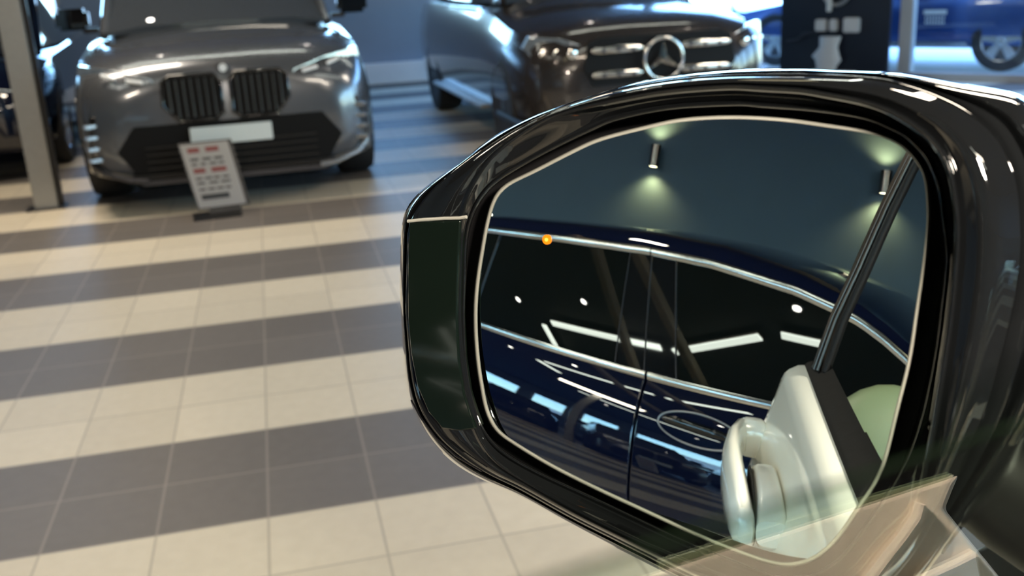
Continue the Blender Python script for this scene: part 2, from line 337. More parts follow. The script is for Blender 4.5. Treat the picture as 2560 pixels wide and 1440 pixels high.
for k, (a, b) in enumerate([((-2.2, 2.2), (0.8, 5.4)), ((-2.9, 1.9), (-0.2, 6.4))]):
    mb = MB(); d = Vector(b) - Vector(a); mb.box(((a[0] + b[0]) / 2, (a[1] + b[1]) / 2, CEIL - 0.45), (d.length, 0.09, 0.10), rz=math.atan2(d.y, d.x), bev=0.01)
    r = empty('ceiling_beam', (0, 0, 0), 0, ['tan wooden beam hung crosswise below the ceiling', 'tan wooden beam hung lengthwise below the ceiling'][k], 'beam')
    mb.build('beam_bar', M_['beam'], r)
    for t in (.08, .92):
        p = Vector(a) + d * t; mb = MB(); mb.tube([(p.x, p.y, CEIL - 0.41), (p.x, p.y, CEIL)], 0.008, 8); mb.build('hanger_rod', M_['lamp_metal'], r)

# up-and-down cylinder lamps on the dark wall
for i, P in enumerate((LA, LB)):
    ry = math.atan2(LN.y, LN.x)
    r = empty('wall_lamp', (P.x, P.y, 2.18), ry, ['steel cylinder wall lamp shining up and down, nearer the mirror top centre', 'steel cylinder wall lamp shining up and down, beside the door pillar'][i], 'wall lamp', 'cylinder lamps on the dark wall')
    mb = MB(); mb.lathe([(0.040, 0.006), (0.049, 0.0), (0.049, 0.20), (0.040, 0.194)], 32); mb.build('lamp_tube', M_['lamp_metal'], r)
    mb = MB(); mb.box((-0.067, 0, 0.10), (0.052, 0.05, 0.08)); mb.build('wall_bracket', M_['lamp_metal'], r)
    for z, nm in ((0.004, 'lower_lens'), (0.192, 'upper_lens')):
        mb = MB(); mb.lathe([(0.040, z), (0.040, z + 0.004)], 28); mb.build(nm, M_['warm_lamp'], r)
    for z, rx in ((-0.012, 0), (0.215, PI)):
        l = bpy.data.lights.new('lamp_beam', 'SPOT'); l.energy = 38; l.color = (1.0, 0.82, 0.34); l.spot_size = R(125); l.spot_blend = 0.9; l.shadow_soft_size = 0.03
        o = bpy.data.objects.new('lamp_beam', l); COL.objects.link(o); o.location = (P.x, P.y, 2.18 + z); o.rotation_euler = (rx, 0, 0)

# ------------------------------------------------------------------ the side mirror
C0 = np.array([1750.0, 850.0]); NA = 288
def resample(pts):
    p = np.array(pts, float) - C0; a = np.arctan2(p[:, 1], p[:, 0]); r = np.hypot(p[:, 0], p[:, 1]); k = np.argsort(a); a, r = a[k], r[k]
    # periodic Catmull-Rom through the traced points, then read off at even angles
    q = np.stack([r * np.cos(a), r * np.sin(a)], 1); n = len(q); dense = []
    for i in range(n):
        p0, p1, p2, p3 = q[i - 1], q[i], q[(i + 1) % n], q[(i + 2) % n]
        for t in np.linspace(0, 1, 12, endpoint=False):
            dense.append(0.5 * ((2 * p1) + (-p0 + p2) * t + (2 * p0 - 5 * p1 + 4 * p2 - p3) * t * t + (-p0 + 3 * p1 - 3 * p2 + p3) * t ** 3))
    d = np.array(dense); aa = np.arctan2(d[:, 1], d[:, 0]); rr = np.hypot(d[:, 0], d[:, 1]); k = np.argsort(aa); aa, rr = aa[k], rr[k]
    th = np.linspace(-PI, PI, NA, endpoint=False)
    rad = np.interp(th, np.concatenate([aa - 2 * PI, aa, aa + 2 * PI]), np.concatenate([rr, rr, rr]))
    for _ in range(2): rad = (np.roll(rad, 1) + 2 * rad + np.roll(rad, -1)) / 4
    return np.stack([C0[0] + rad * np.cos(th), C0[1] + rad * np.sin(th)], 1)
G = resample([(1221,560),(1210,620),(1197.5,700),(1192,770),(1193,840),(1199,910),(1207,962),(1220,1026),(1245,1074),(1288,1106),(1378,1160),(1487,1215),(1612,1273),(1737,1331),(1829,1369),(1898,1394),(1957,1408),(2003,1403),(2049,1380),(2095,1334),(2141,1266),(2182,1206),(2209,1142),(2237,1027),(2269,899),(2288,775),(2303,677),(2314,587),(2317,533),(2314,479),(2307,435),(2285,399),(2260,372),(2224,350),(2169,334),(2061,318),(1953,304),(1826,298),(1705,305),(1617,323),(1501,353),(1431,384),(1361,420),(1323,439),(1267,467),(1238,502)])
R1 = resample([(1160,692),(1157,808),(1164,925),(1182,1013),(1212,1085),(1262,1135),(1350,1185),(1480,1245),(1600,1302),(1720,1358),(1840,1408),(1930,1440),(2010,1446),(2090,1412),(2150,1345),(2215,1250),(2270,1150),(2305,1050),(2328,950),(2344,860),(2354,780),(2364,690),(2367,625),(2354,529),(2346,467),(2317,396),(2289,365),(2262,338),(2233,325),(2164,296),(2039,276),(1900,265),(1848,261),(1680,270),(1542,297),(1485,320),(1400,360),(1310,408),(1228,462),(1182,530),(1164,600)])
R2 = resample([(1146,600),(1142,700),(1142,800),(1150,900),(1168,1000),(1195,1085),(1240,1150),(1310,1200),(1440,1275),(1581,1345),(1737,1412),(1850,1455),(1960,1482),(2060,1480),(2140,1440),(2200,1370),(2280,1279),(2299,1226),(2321,1125),(2340,1024),(2359,900),(2371,821),(2387,675),(2392,571),(2387,508),(2371,421),(2330,353),(2261,300),(2178,262),(2039,233),(2000,227),(1900,221),(1825,217),(1683,227),(1565,246),(1414,280),(1330,318),(1240,385),(1180,470),(1156,540)])
O1 = resample([(1016,700),(1018,620),(1024,556),(1075,480),(1150,415),(1235,355),(1320,305),(1420,262),(1520,230),(1640,204),(1760,190),(1900,184),(2050,184),(2160,190),(2233,200),(2317,225),(2400,262),(2450,297),(2492,333),(2533,408),(2552,475),(2560,600),(2552,700),(2535,790),(2510,890),(2480,1000),(2440,1100),(2395,1200),(2345,1290),(2290,1380),(2210,1470),(2080,1540),(1960,1545),(1800,1478),(1680,1423),(1550,1357),(1425,1294),(1300,1224),(1220,1185),(1150,1140),(1095,1090),(1052,1025),(1030,950),(1020,850),(1014,780)])
O0 = resample([(1001,633),(1001,750),(1007,867),(1015,954),(1036,1030),(1077,1100),(1135,1158),(1205,1199),(1300,1240),(1425,1309),(1550,1374),(1680,1440),(1800,1500),(1950,1570),(2080,1590),(2200,1545),(2290,1470),(2360,1380),(2430,1290),(2520,1190),(2600,1080),(2680,900),(2720,700),(2710,520),(2660,380),(2610,290),(2560,239),(2480,221),(2400,208),(2310,191),(2219,178),(2094,174),(2000,170),(1848,173.6),(1707,186.5),(1600,203),(1542,219.6),(1400,264),(1300,305),(1220,350),(1158,400),(1100,441),(1047,482),(1010,534)])
def blend(A, B, t): return A * (1 - t) + B * t
def lowside(u): t = min(1, max(0, (u - 1200) / 500)); return .25 + .75 * t * t * (3 - 2 * t)   # the rim stands less proud on the outer flank
def ring(L, dz): return [tuple(on_mirror(u, v, dz * lowside(u) if dz > 0 else dz)) for u, v in L]
side = empty('side_mirror', tuple(MC - MN * 0.05), 0, 'large glossy black wing mirror filling the foreground, its glass mirroring a navy car', 'side mirror')
side_inv = Matrix.Translation(side.location).inverted()
def keep(o, root):                                           # parent without moving the world-space mesh
    o.parent = root; o.matrix_parent_inverse = Matrix.Translation(root.location).inverted(); return o
# glass: an exact sphere cap with exact normals
NR = 40; verts = []; faces = []
Gc = G.mean(0)
for i in range(NR + 1):
    for k in range(NA):
        u, v = Gc + (G[k] - Gc) * (i / NR if i else 0.0)
        if i or k == 0: verts.append(on_glass(u, v))
idx = lambda i, k: 0 if i == 0 else 1 + (i - 1) * NA + k % NA
for k in range(NA): faces.append((0, idx(1, k), idx(1, k + 1)))
for i in range(1, NR):
    for k in range(NA): faces.append((idx(i, k), idx(i + 1, k), idx(i + 1, k + 1), idx(i, k + 1)))
nrm = [tuple((v - SC) / np.linalg.norm(v - SC)) for v in verts]
a_, b_, c_ = (np.array(verts[j]) for j in faces[0])
if np.cross(b_ - a_, c_ - a_) @ MN < 0: faces = [f[::-1] for f in faces]
me = bpy.data.meshes.new('mirror_glass'); me.from_pydata([tuple(v) for v in verts], [], faces); me.materials.append(M_['mirror'])
me.polygons.foreach_set('use_smooth', [True] * len(me.polygons)); me.normals_split_custom_set_from_vertices(nrm)
o = bpy.data.objects.new('mirror_glass', me); COL.objects.link(o); keep(o, side); tag(o, 'convex mirror glass reflecting a navy car and dark wall')
# ground edge and backing of the glass
def sph(L, lift): return [tuple(on_glass(u, v, lift)) for u, v in L]
Gs = lambda px: np.array([p + (p - C0) / np.linalg.norm(p - C0) * px for p in G])
mb = MB(); mb.loft([sph(Gs(-1.0), -0.0006), sph(Gs(0.3), 0.0004), sph(Gs(4), 0.0006), sph(Gs(8), -0.0005), sph(Gs(10), -0.003), sph(Gs(4), -0.006)])
keep(mb.build('glass_edge', M_['rim'], None, ang=80), side)
mb = MB(); mb.loft([ring(blend(G, R1, .1), -.010), ring(blend(G, R1, .25), -.022), ring(blend(G, R1, .8), -.022), ring(blend(G, R1, .90), -.006)]); mb.build  # channel
mb.loft([ring(blend(G, C0, .0) , -.013), ring(blend(G, R1, .1), -.010)])
keep(mb.build('inner_channel', M_['deep_black'], None), side)
def off(L, px): return np.array([p + (p - C0) / np.linalg.norm(p - C0) * px for p in L])
mb = MB(); mb.loft([ring(blend(G, R1, .90), -.006), ring(off(R1, -6), -.0022), ring(off(R1, -4.2), -.0002), ring(off(R1, -2), .0010), ring(off(R1, .5), .0014), ring(off(R1, 3), .0010), ring(off(R1, 5), -.0002), ring(off(R1, 8), -.0010), ring(off(R1, 12), -.0006),
    ring(blend(R1, R2, .3), .0012), ring(blend(R1, R2, .55), .0038), ring(blend(R1, R2, .78), .0072), ring(off(R2, -12), .0082), ring(off(R2, -8.5), .0094), ring(off(R2, -6), .0110), ring(off(R2, -3), .0122), ring(off(R2, 0), .0128), ring(off(R2, 2), .0129)])
keep(mb.build('bezel_ring', M_['piano_black'], None, ang=60), side)
mb = MB(); mb.loft([ring(off(R2, 2), .0129), ring(off(R2, 5), .0126), ring(off(R2, 8), .0114), ring(off(R2, 10), .0103), ring(off(R2, 12), .0104), ring(blend(R2, O1, .28), .0132), ring(blend(R2, O1, .36), .0145), ring(blend(R2, O1, .52), .0140), ring(blend(R2, O1, .66), .0118), ring(blend(R2, O1, .76), .0095), ring(off(O1, -8), .0056), ring(off(O1, -5), .0058), ring(off(O1, -2.5), .0052), ring(O1, .0036),
                    ring(blend(O1, O0, .12), -.0016), ring(blend(O1, O0, .24), -.0030), ring(blend(O1, O0, .34), -.0016), ring(blend(O1, O0, .42), .0002), ring(blend(O1, O0, .50), .0006), ring(blend(O1, O0, .62), -.0006), ring(blend(O1, O0, .82), -.006), ring(O0, -.016)])
Cs = np.array([1800.0, 850.0])
sh = lambda s_: np.array([Cs + (p - Cs) * s_ for p in O0])
mb.loft([ring(O0, -.016), ring(sh(.985), -.030), ring(sh(.93), -.060), ring(sh(.80), -.090), ring(sh(.58), -.112), ring(sh(.3), -.122)], cap1=True)
hs = keep(mb.build('housing', M_['piano_black'], None, ang=60), side); tag(hs, 'glossy black mirror housing')
# smoked lens panel on the outer flank, edge highlight painted as pale bar
def panel(name, pts, dz, m, th=0.003, bev=0.0008):
    mb = MB(); mb.prism([tuple(on_mirror(u, v, dz)) for u, v in pts], tuple(MN * -th)); return keep(mb.build(name, m, None, ang=40, bevel=bev), side)
panel('flank_lens', [(1022,556),(1060,553),(1110,551),(1150,550),(1146,640),(1143,720),(1142,800),(1147,900),(1160,985),(1176,1035),(1190,1072),(1150,1078),(1105,1072),(1070,1030),(1042,965),(1026,880),(1019,800),(1018,700),(1019,620)], 0.0043, M_['side_lens'], 0.008)
def edge_line(name, pts, dz, r, m):
    mb = MB(); mb.tube([tuple(on_mirror(u, v, dz)) for u, v in pts], r, 8); return keep(mb.build(name, m, None, ang=80), side)
edge_line('lens_edge_highlight', [(1020,553),(1060,549),(1110,546),(1150,545),(1166,542)], 0.0045, 0.0009, M_['rim'])
edge_line('lip_highlight_edge', [(1028,1000),(1052,1045),(1090,1095),(1140,1140),(1205,1178)], 0.004, 0.0005, M_['gloss_black'])
# blind-spot warning light
mb = MB(); p = on_glass(1367, 599, 0.0004); q = on_glass(1352, 583, 0.0004)
mb.lathe([(0.0023, -0.0002), (0.0023, 0.0003)], 24); l1 = mb.build('warning_light', M_['amber'], None)
l1.matrix_world = Matrix.Translation(tuple(p)) @ Vector(MN).to_track_quat('Z', 'Y').to_matrix().to_4x4()
mb = MB(); mb.lathe([(0.0009, 0.0003), (0.0009, 0.0006)], 20); l2 = mb.build('warning_light_core', M_['amber_core'], l1)
bpy.context.view_layer.update(); mw = l1.matrix_world.copy(); l1.parent = side; l1.matrix_parent_inverse = side_inv; l1.matrix_world = mw
# arm that carries the mirror on the door
def P3(u, v, t): return tuple(CAM + ray(u, v) * t)
mb = MB(); arm = []
for (u, v, t, r) in [(2420, 1120, .50, .035), (2490, 1180, .50, .034), (2560, 1235, .50, .034), (2680, 1300, .50, .036), (2800, 1360, .50, .040)]:
    c = Vector(P3(u, v, t)); arm.append(c)
mb.tube(arm, [.026, .027, .028, .030, .036], 24); keep(mb.build('mounting_arm', M_['satin_black'], None, ang=60), side)

# ------------------------------------------------------------------ the white car's open door (seen in the mirror)
white = empty('white_car', (door(.3, 0, 0)[0], door(.3, 0, 0)[1], 0.0), 0, 'white car with open door and half lowered window, its handle mirrored before the navy car', 'car')
def keepw(o): return keep(o, white)
ZSILL = lambda b: 1.165 - 0.212 * (0.86 - b)
PROF = [(-.030, .004), (-.012, .004), (0, 0), (.016, -.002), (.030, -.010), (.036, -.016), (.040, -.026), (.048, -.055), (.058, -.086), (.060, -.094), (.067, -.112), (.088, -.20), (.104, -.282), (.107, -.296), (.110, -.34), (.111, -.40), (.108, -.47), (.110, -.485), (.106, -.55), (.090, -.66), (.080, -.80), (.060, -.86), (-.01, -.865)]
def door_ring(b, shrink=0.0): return [door(b, ZSILL(b) + dz * 1.0, o - shrink) for o, dz in PROF]
bs = [-.30, -.2, -.1, 0, .1, .2, .3, .4, .5, .6, .7, .78, .83, .85]
mb = MB(); mb.loft([door_ring(b) for b in bs] + [door_ring(.858, .003), door_ring(.862, .010), [door(.862, ZSILL(.862) + dz, min(o - .012, 0.0) - .02) for o, dz in PROF]], closed=False)
keepw(mb.build('door_panel', M_['white_paint'], None, ang=28))
mb = MB(); mb.prism([door(-.30, .30, -.11), door(.85, .34, -.11), door(.85, 1.06, -.11), door(-.30, .82, -.11)], tuple(ND * -0.085)); keepw(mb.build('inner_trim', M_['satin_black'], None))
# black sill seal between the paint and the glass
mb = MB(); rings = []
for b in bs[:-1] + [.856]:
    z = ZSILL(b); rings.append([door(b, z + .001, .002), door(b, z + .006, -.002), door(b, z + .010, -.012), door(b, z + .022, -.026), door(b, z + .026, -.030), door(b, z + .018, -.033), door(b, z - .01, -.034), door(b, z - .01, .000)])
mb.loft(rings, True, True, True); keepw(mb.build('window_seal', M_['rubber'], None, ang=30))
# rear window pillar, three ridges leaning inwards
PIL = [(.80, 1.165, -.020), (.80, 1.252, -.041), (.80, 1.334, -.068), (.80, 1.443, -.101), (.80, 1.519, -.127), (.79, 1.60, -.155)]
for db, do, r, nm, m in ((0.034, -.004, .014, 'window_pillar', 'deep_black'), (0.028, 0, .015, 'window_pillar', 'deep_black'), (.012, .004, .010, 'window_pillar', 'satin_black'), (.000, .009, .0045, 'pillar_trim', 'tan_reflection'), (.010, .013, .0038, 'pillar_trim', 'tan_reflection'), (.022, .013, .0038, 'pillar_trim', 'tan_reflection'), (-0.012, 0, .005, 'pillar_gasket', 'rubber')):
    mb = MB(); mb.tube([door(b + db, z, o + do) for b, z, o in PIL], r, 12); keepw(mb.build(nm, M_[m], None, ang=60))
# rear pane of the door: tilts inwards like the pillar
def pane_o(b, z): return -.022 - (z - 1.16) * (.29 if b > .45 else .10 + .19 * max(0, (b - .36) / .09))
# grip handle
HZ = lambda b: 0.985 + 0.17 * (b - .56)
mb = MB(); HP = [(.522, .112), (.530, .113), (.56, .116), (.60, .119), (.66, .1225), (.72, .1225), (.78, .117), (.825, .105), (.842, .090)]
rings = []
for i, (b, o_) in enumerate(HP):
    b0, o0 = HP[max(i - 1, 0)]; b1, o1 = HP[min(i + 1, len(HP) - 1)]; L = math.hypot(b1 - b0, o1 - o0); tb, to = (b1 - b0) / L, (o1 - o0) / L
    hh = [.016, .030, .037, .040, .040, .039, .037, .033, .028][i]; th_ = [.010, .015, .017, .018, .018, .016, .014, .013, .010][i]
    rings.append([door(b - to * th_ * math.cos(a) , HZ(b) + hh * math.copysign(abs(math.sin(a)) ** .7, math.sin(a)), o_ + tb * th_ * math.cos(a)) for a in [2 * PI * k / 16 for k in range(16)]])
mb.loft(rings, True, True, True); hd_ = keepw(mb.build('door_handle', M_['white_paint'], None, ang=40)); tag(hd_, 'white grip handle of the open door')
def cap_block(name, o0, o1, b0, b1, h, m):
    mb = MB(); rings = []
    for t, f in ((0, .45), (.08, .75), (.25, .97), (.6, 1.0), (.85, .9), (1, .6)):
        b = b0 + (b1 - b0) * t; rings.append([door(b, HZ(b) + h * f * math.copysign(abs(math.sin(a)) ** .6, math.sin(a)), (o0 + o1) / 2 + (o1 - o0) / 2 * math.copysign(abs(math.cos(a)) ** .6, math.cos(a)) * (1 if o0 < .09 else min(1, .5 + t * 2))) for a in [2 * PI * k / 20 for k in range(20)]])
    mb.loft(rings, True, True, True); o = keepw(mb.build(name, M_[m], None, ang=40)); o.parent = hd_; return o
cap_block('fixed_cap', .058, .0985, .525, .675, .040, 'white_paint')
cap_block('far_cap', .058, .108, .815, .850, .034, 'white_paint')
cap_block('handle_seam', .0975, .1015, .530, .67, .038, 'deep_black')
# half-lowered pane of the door; it mirrors the beige seat beside the driver
NP = -ND + np.array([0, 0, .10]); NPU = NP / np.linalg.norm(NP)
def pane_hit(u, v):
    d = ray(u, v); t = (.09 - (WOFF - ND @ CAM) - .1 * CAM[2]) / (-(ND @ d) + .1 * d[2]); return CAM + d * t, d
def pane_virtual(u, v, dist):                                # where a thing must stand to be mirrored there in the pane
    p, d = pane_hit(u, v); r = d - 2 * (d @ NPU) * NPU; return p + r * dist
a = pane_hit(1500, 1395)[0]; b = pane_hit(2640, 1020)[0]
ba, bb = (MC - a) @ HV, (MC - b) @ HV
sl = (b[2] - a[2]) / (bb - ba)
def top_z(bq): return a[2] + sl * (bq - ba)
pts = []
for bq in (-.12, .0, .1, .2, .27): pts.append(door(bq, top_z(bq), .09 - .1 * top_z(bq)))
lo = [door(bq, ZSILL(bq) + .01, .09 - .1 * (ZSILL(bq) + .01)) for bq in (.27, .2, .1, 0, -.12)]
mb = MB(); mb.prism(pts + lo, tuple(NPU * -0.0010)); pn = keepw(mb.build('window_glass', M_['car_pane'], None, smooth=False)); pn.data.materials.append(M_['pane_edge'])
for f_ in pn.data.polygons:
    if abs(np.array(f_.normal) @ NPU) < .5: f_.material_index = 1
tag(pn, 'lowered tinted window glass')
# patch of white bodywork below the arm, its shade put into the grey
mb = MB(); mb.prism([P3(u, v, .56) for u, v in [(2437, 1376), (2470, 1360), (2536, 1333), (2600, 1352), (2660, 1400), (2640, 1480), (2480, 1480), (2450, 1440)]], tuple(np.array([.05, .06, -.05]))); keepw(mb.build('mirror_foot', mat('shaded_white_foot', (.30, .31, .33), .3, coat=.5, noise=.02), None, bevel=.002))

l = bpy.data.lights.new('seat_fill_light', 'AREA'); l.size = .12; l.energy = 60; l.color = (1.0, .87, .72); o = bpy.data.objects.new('seat_fill_light', l); COL.objects.link(o)  # fill light added to brighten the seat's reflection in the pane
o.location = (.20, -.55, 1.72); o.rotation_euler = (Vector((.75, .15, 1.0)) - o.location).to_track_quat('-Z', 'Y').to_euler()
mb = MB(); mb.box((1.60, -.5, .235), (2.5, 2.2, .45), bev=.03); keep(mb.build('cabin_floor', M_['deep_black'], None), white)  # these unseen cabin blocks are added so the pane mirrors something dark
mb = MB(); mb.box((1.9, .78, .72), (1.5, .35, .52), bev=.08); keep(mb.build('dashboard', M_['satin_black'], None), white)
mb = MB(); mb.box((1.9, -.25, .62), (.30, 1.1, .34), bev=.06); keep(mb.build('centre_console', M_['satin_black'], None), white)
mb = MB(); mb.box((2.86, -.4, .75), (.06, 2.4, 1.1), bev=.02); keep(mb.build('far_door_card', M_['deep_black'], None), white)
# beige seat inside, seen only as a reflection in the pane
seat = empty('car_seat', (.62, .0, 0), 0, 'beige leather seat inside the white car, faintly mirrored in the lowered pane', 'seat')
def seat_part(name, px, dist, th, m, bev=0.006):
    P = [pane_virtual(u, v, dist) for u, v in px]; c = sum(P) / len(P); p0, d0 = pane_hit(2000, 1400); r = d0 - 2 * (d0 @ NPU) * NPU
    mb = MB(); mb.prism([tuple(p) for p in P], tuple(r * th)); o = mb.build(name, m, None, ang=40, bevel=bev); return keep(o, seat)
seat_part('backrest', [(1560,1452),(1700,1408),(2000,1312),(2200,1247),(2368,1192),(2390,1182),(2372,1225),(2355,1268),(2400,1325),(2494,1440),(2560,1520),(2560,1600),(1500,1600)], .50, .12, M_['beige_leather'])
seat_part('upper_trim', [(1640,1398),(2000,1285),(2372,1178),(2376,1186),(2368,1196),(2000,1310),(1700,1406),(1640,1424)], .505, .03, M_['olive_trim'], .001)
for px in ([(2294,1255),(2285,1290),(2250,1340),(2210,1390),(2165,1450)], [(2430,1385),(2380,1410),(2290,1450)]):
    mb = MB(); mb.tube([tuple(pane_virtual(u, v, .498)) for u, v in px], .0035, 8); keep(mb.build('piping', M_['beige_leather'], None), seat)
mb = MB(); mb.box(door(.85, .55, -.75), (.5, .5, .9), rz=-HD, bev=.06); keep(mb.build('seat_base', M_['beige_leather'], None), seat)
rings = []
for t in np.linspace(0, PI, 15): rings.append([door(1.03 + .09 * math.sin(t) * math.cos(2 * PI * k / 20), .93 - .195 * math.cos(t), -.20 + .15 * math.sin(t) * math.sin(2 * PI * k / 20)) for k in range(20)])
mb = MB(); mb.loft(rings); keep(mb.build('headrest', M_['pale_leather'], None), seat)

# ------------------------------------------------------------------ navy car beside it (seen in the mirror)
nv = empty('navy_car', (navy(-.6, 0, -.9)[0], navy(-.6, 0, -.9)[1], 0), math.atan2(NF[1], NF[0]), 'glossy navy saloon with bright chrome window trim, seen only in the wing mirror', 'car')
NI = nv.matrix_world
def keepn(o, par=None):
    o.parent = par or nv; bpy.context.view_layer.update(); o.matrix_parent_inverse = (par or nv).matrix_world.inverted(); return o
_zs = np.linspace(.925, .24, 70); _ph = np.interp(_zs[::-1], [.24, .30, .40, .50, .60, .68, .78, .86, .925], [-14, -8, -1, 3.5, 6.5, 9.5, 16, 24, 31])[::-1]
for _ in range(6): _ph = np.concatenate([[_ph[0]], (_ph[:-2] + 2 * _ph[1:-1] + _ph[2:]) / 4, [_ph[-1]]])
_o = np.concatenate([[0], np.cumsum(np.tan(np.radians((_ph[1:] + _ph[:-1]) / 2)) * (_zs[:-1] - _zs[1:]))])
NPROF = [(float(z), float(o_)) for z, o_ in zip(_zs, _o)]
def navy_skin(name, s0, s1, mtl, par=None, inset=0.0, z1=.925, z0=.24, n=14):
    mb = MB(); rings = []
    pr = [(z, o_) for z, o_ in NPROF if z0 <= z <= z1]
    def rg(s_, dd): return [navy(s_, z, o_ - inset - dd) for z, o_ in pr]
    rings = [rg(s0 + .0, .012), rg(s0 + .0008, .0025), rg(s0 + .003, 0), rg(s0 + .005, 0)] + [rg(s0 + .005 + (s1 - s0 - .010) * k / n, 0) for k in range(1, n)] + [rg(s1 - .005, 0), rg(s1 - .003, 0), rg(s1 - .0008, .0025), rg(s1, .012)]
    mb.loft(rings, closed=False); return keepn(mb.build(name, mtl, None, ang=50), par)
navy_skin('rear_quarter', -3.1, -2.19, M_['navy_paint'])
rd = navy_skin('rear_door', -2.185, -1.168, M_['navy_paint'])
fd = navy_skin('front_door', -1.160, -.02, M_['navy_paint'])
navy_skin('front_wing', -.015, 1.3, M_['navy_paint'])
TT = math.tan(R(22))
WO = lambda z: -.004 - (z - ZB) * TT
# dark core that closes the gaps, floor pan and roof
mb = MB(); mb.loft([[navy(s_, z, o_) for z, o_ in [(.24, .03), (.5, .06), (.70, .035), (.9, -.02), (.92, -.03), (.92, -1.75), (.24, -1.75)]] for s_ in (-3.05, 1.25)], True, True, True); keepn(mb.build('body_core', M_['deep_black'], None))
RT = [(-3.1, 1.20), (-2.6, 1.315), (-2.25, 1.338), (-1.75, 1.350), (-1.32, 1.352), (-1.04, 1.335), (-.93, 1.318), (-.715, 1.282), (-.572, 1.240), (-.497, 1.213), (-.419, 1.170), (-.349, 1.123), (-.22, 1.03), (-.10, .93)]
def rt(s_): return float(np.interp(s_, [p[0] for p in RT], [p[1] for p in RT]))
ss = np.linspace(-3.1, -.12, 70)
def roofring(s_):
    z = rt(s_); o_ = WO(z); hump = min(1.0, max(0.0, (z - .93) / .42)); up = .078 * hump
    return [navy(s_, z - .004, o_ - .006), navy(s_, z + .004, o_ + .003), navy(s_, z + .02, o_ - .004), navy(s_, z + .045, o_ - .020), navy(s_, z + up * .85, o_ - .045 ), navy(s_, z + up, o_ - .085), navy(s_, z + up + .012, o_ - .16), navy(s_, z + up + .03, o_ - .35), navy(s_, z + up + .035, o_ - .70), navy(s_, z + up + .02, o_ - 1.1), navy(s_, z - .02, o_ - 1.4)]
mb = MB(); mb.loft([roofring(s_) for s_ in ss], closed=False); keepn(mb.build('roof', M_['navy_paint'], None, ang=60))
def tilt_panel(name, poly, mtl, th=.004, lift=0.0, par=None):
    mb = MB(); mb.prism([navy(s_, z, WO(z) + lift) for s_, z in poly], tuple(NN * -th)); return keepn(mb.build(name, mtl, None, smooth=False), par)
def top_line(s0, s1, n=10): return [(s_, rt(s_) - .002) for s_ in np.linspace(s1, s0, n)]
tilt_panel('rear_window', [(-2.175, .93), (-1.315, .93), (-1.402, rt(-1.40) - .002)] + top_line(-2.175, -1.42), M_['dark_glass'])
tilt_panel('quarter_window', [(-3.0, .93), (-2.195, .93)] + top_line(-3.0, -2.195), M_['dark_glass'])
tilt_panel('rear_door_pillar', [(-1.308, .93), (-1.183, .93), (-1.300, rt(-1.3) - .002), (-1.395, rt(-1.395) - .002)], M_['piano_black'], lift=.001)
tilt_panel('front_door_pillar', [(-1.175, .93), (-1.050, .93), (-1.190, rt(-1.19) - .002), (-1.292, rt(-1.292) - .002)], M_['piano_black'], lift=.001)
tilt_panel('front_window', [(-1.042, .93), (-.11, .93)] + top_line(-1.182, -.11, 16), M_['dark_glass'])
for (sa, sb, nm) in ((-1.311, -1.398, 'window_edge'), (-1.046, -1.186, 'window_edge'), (-1.179, -1.296, 'pillar_edge'), (-2.185, -2.19, 'window_edge')):
    mb = MB(); mb.tube([navy(sa, .93, WO(.93) + .002), navy(sb, rt(sb), WO(rt(sb)) + .002)], .0022, 8); keepn(mb.build(nm, M_['alloy_dark'], None))
# chrome belt line and roof line
def strip(name, pts, hz, th, par=None):
    mb = MB(); rings = []
    for s_, z, o_ in pts: rings.append([navy(s_, z - hz, o_), navy(s_, z - hz * .8, o_ + th * .8), navy(s_, z - hz * .2, o_ + th), navy(s_, z + hz * .3, o_ + th), navy(s_, z + hz * .9, o_ + th * .55), navy(s_, z + hz, o_)])
    mb.loft(rings, True, True, True); return keepn(mb.build(name, M_['chrome'], None, ang=35), par)
for s0, s1 in ((-3.0, -2.19), (-2.184, -1.170), (-1.158, -.10)):
    strip('belt_trim', [(s_, .927, .000) for s_ in np.linspace(s0, s1, 8)], .014, .009)
for s0, s1 in ((-3.0, -1.302), (-1.296, -.12)):
    strip('roof_trim', [(s_, rt(s_), WO(rt(s_))) for s_ in np.linspace(s0, s1, 40)], .017, .011)
# handle in its oval chrome-rimmed recess
def oval(k, f=1.0, dz=0): a = 2 * PI * k / 40; x, y = .150 * f * math.cos(a), .050 * f * math.sin(a); return (-.925 + x, .803 + y + .05 * x * 0 + dz)
def skin_o(z): return float(np.interp(z, [p[0] for p in NPROF][::-1], [p[1] for p in NPROF][::-1]))
mb = MB(); mb.tube([navy(*oval(k), skin_o(oval(k)[1]) + .001) for k in range(41)], .0032, 8, cap=False); dh = keepn(mb.build('door_handle', M_['grey_metal'], None, ang=60)); tag(dh, 'oval chrome-rimmed handle recess of the navy car')
mb = MB(); rings = [[navy(*oval(k, f), skin_o(oval(k, f)[1]) + .0012 + dd) for k in range(40)] for f, dd in ((1, 0), (.94, -.003), (.6, -.0035), (.2, -.003))]; mb.loft(rings, True, False, True)
c = mb.build('recess_cup', M_['piano_black'], None); keepn(c, dh)
mb = MB(); mb.loft([[navy(-.925 + x, .812 - .03 * x + h * math.sin(a), skin_o(.81) + .012 + .009 * math.cos(a)) for a in [2 * PI * k / 12 for k in range(12)]] for x, h in ((-.125, .006), (-.11, .014), (-.04, .017), (.05, .016), (.10, .012), (.12, .005))], True, True, True)
c = mb.build('grip_bar', M_['piano_black'], None); keepn(c, dh)
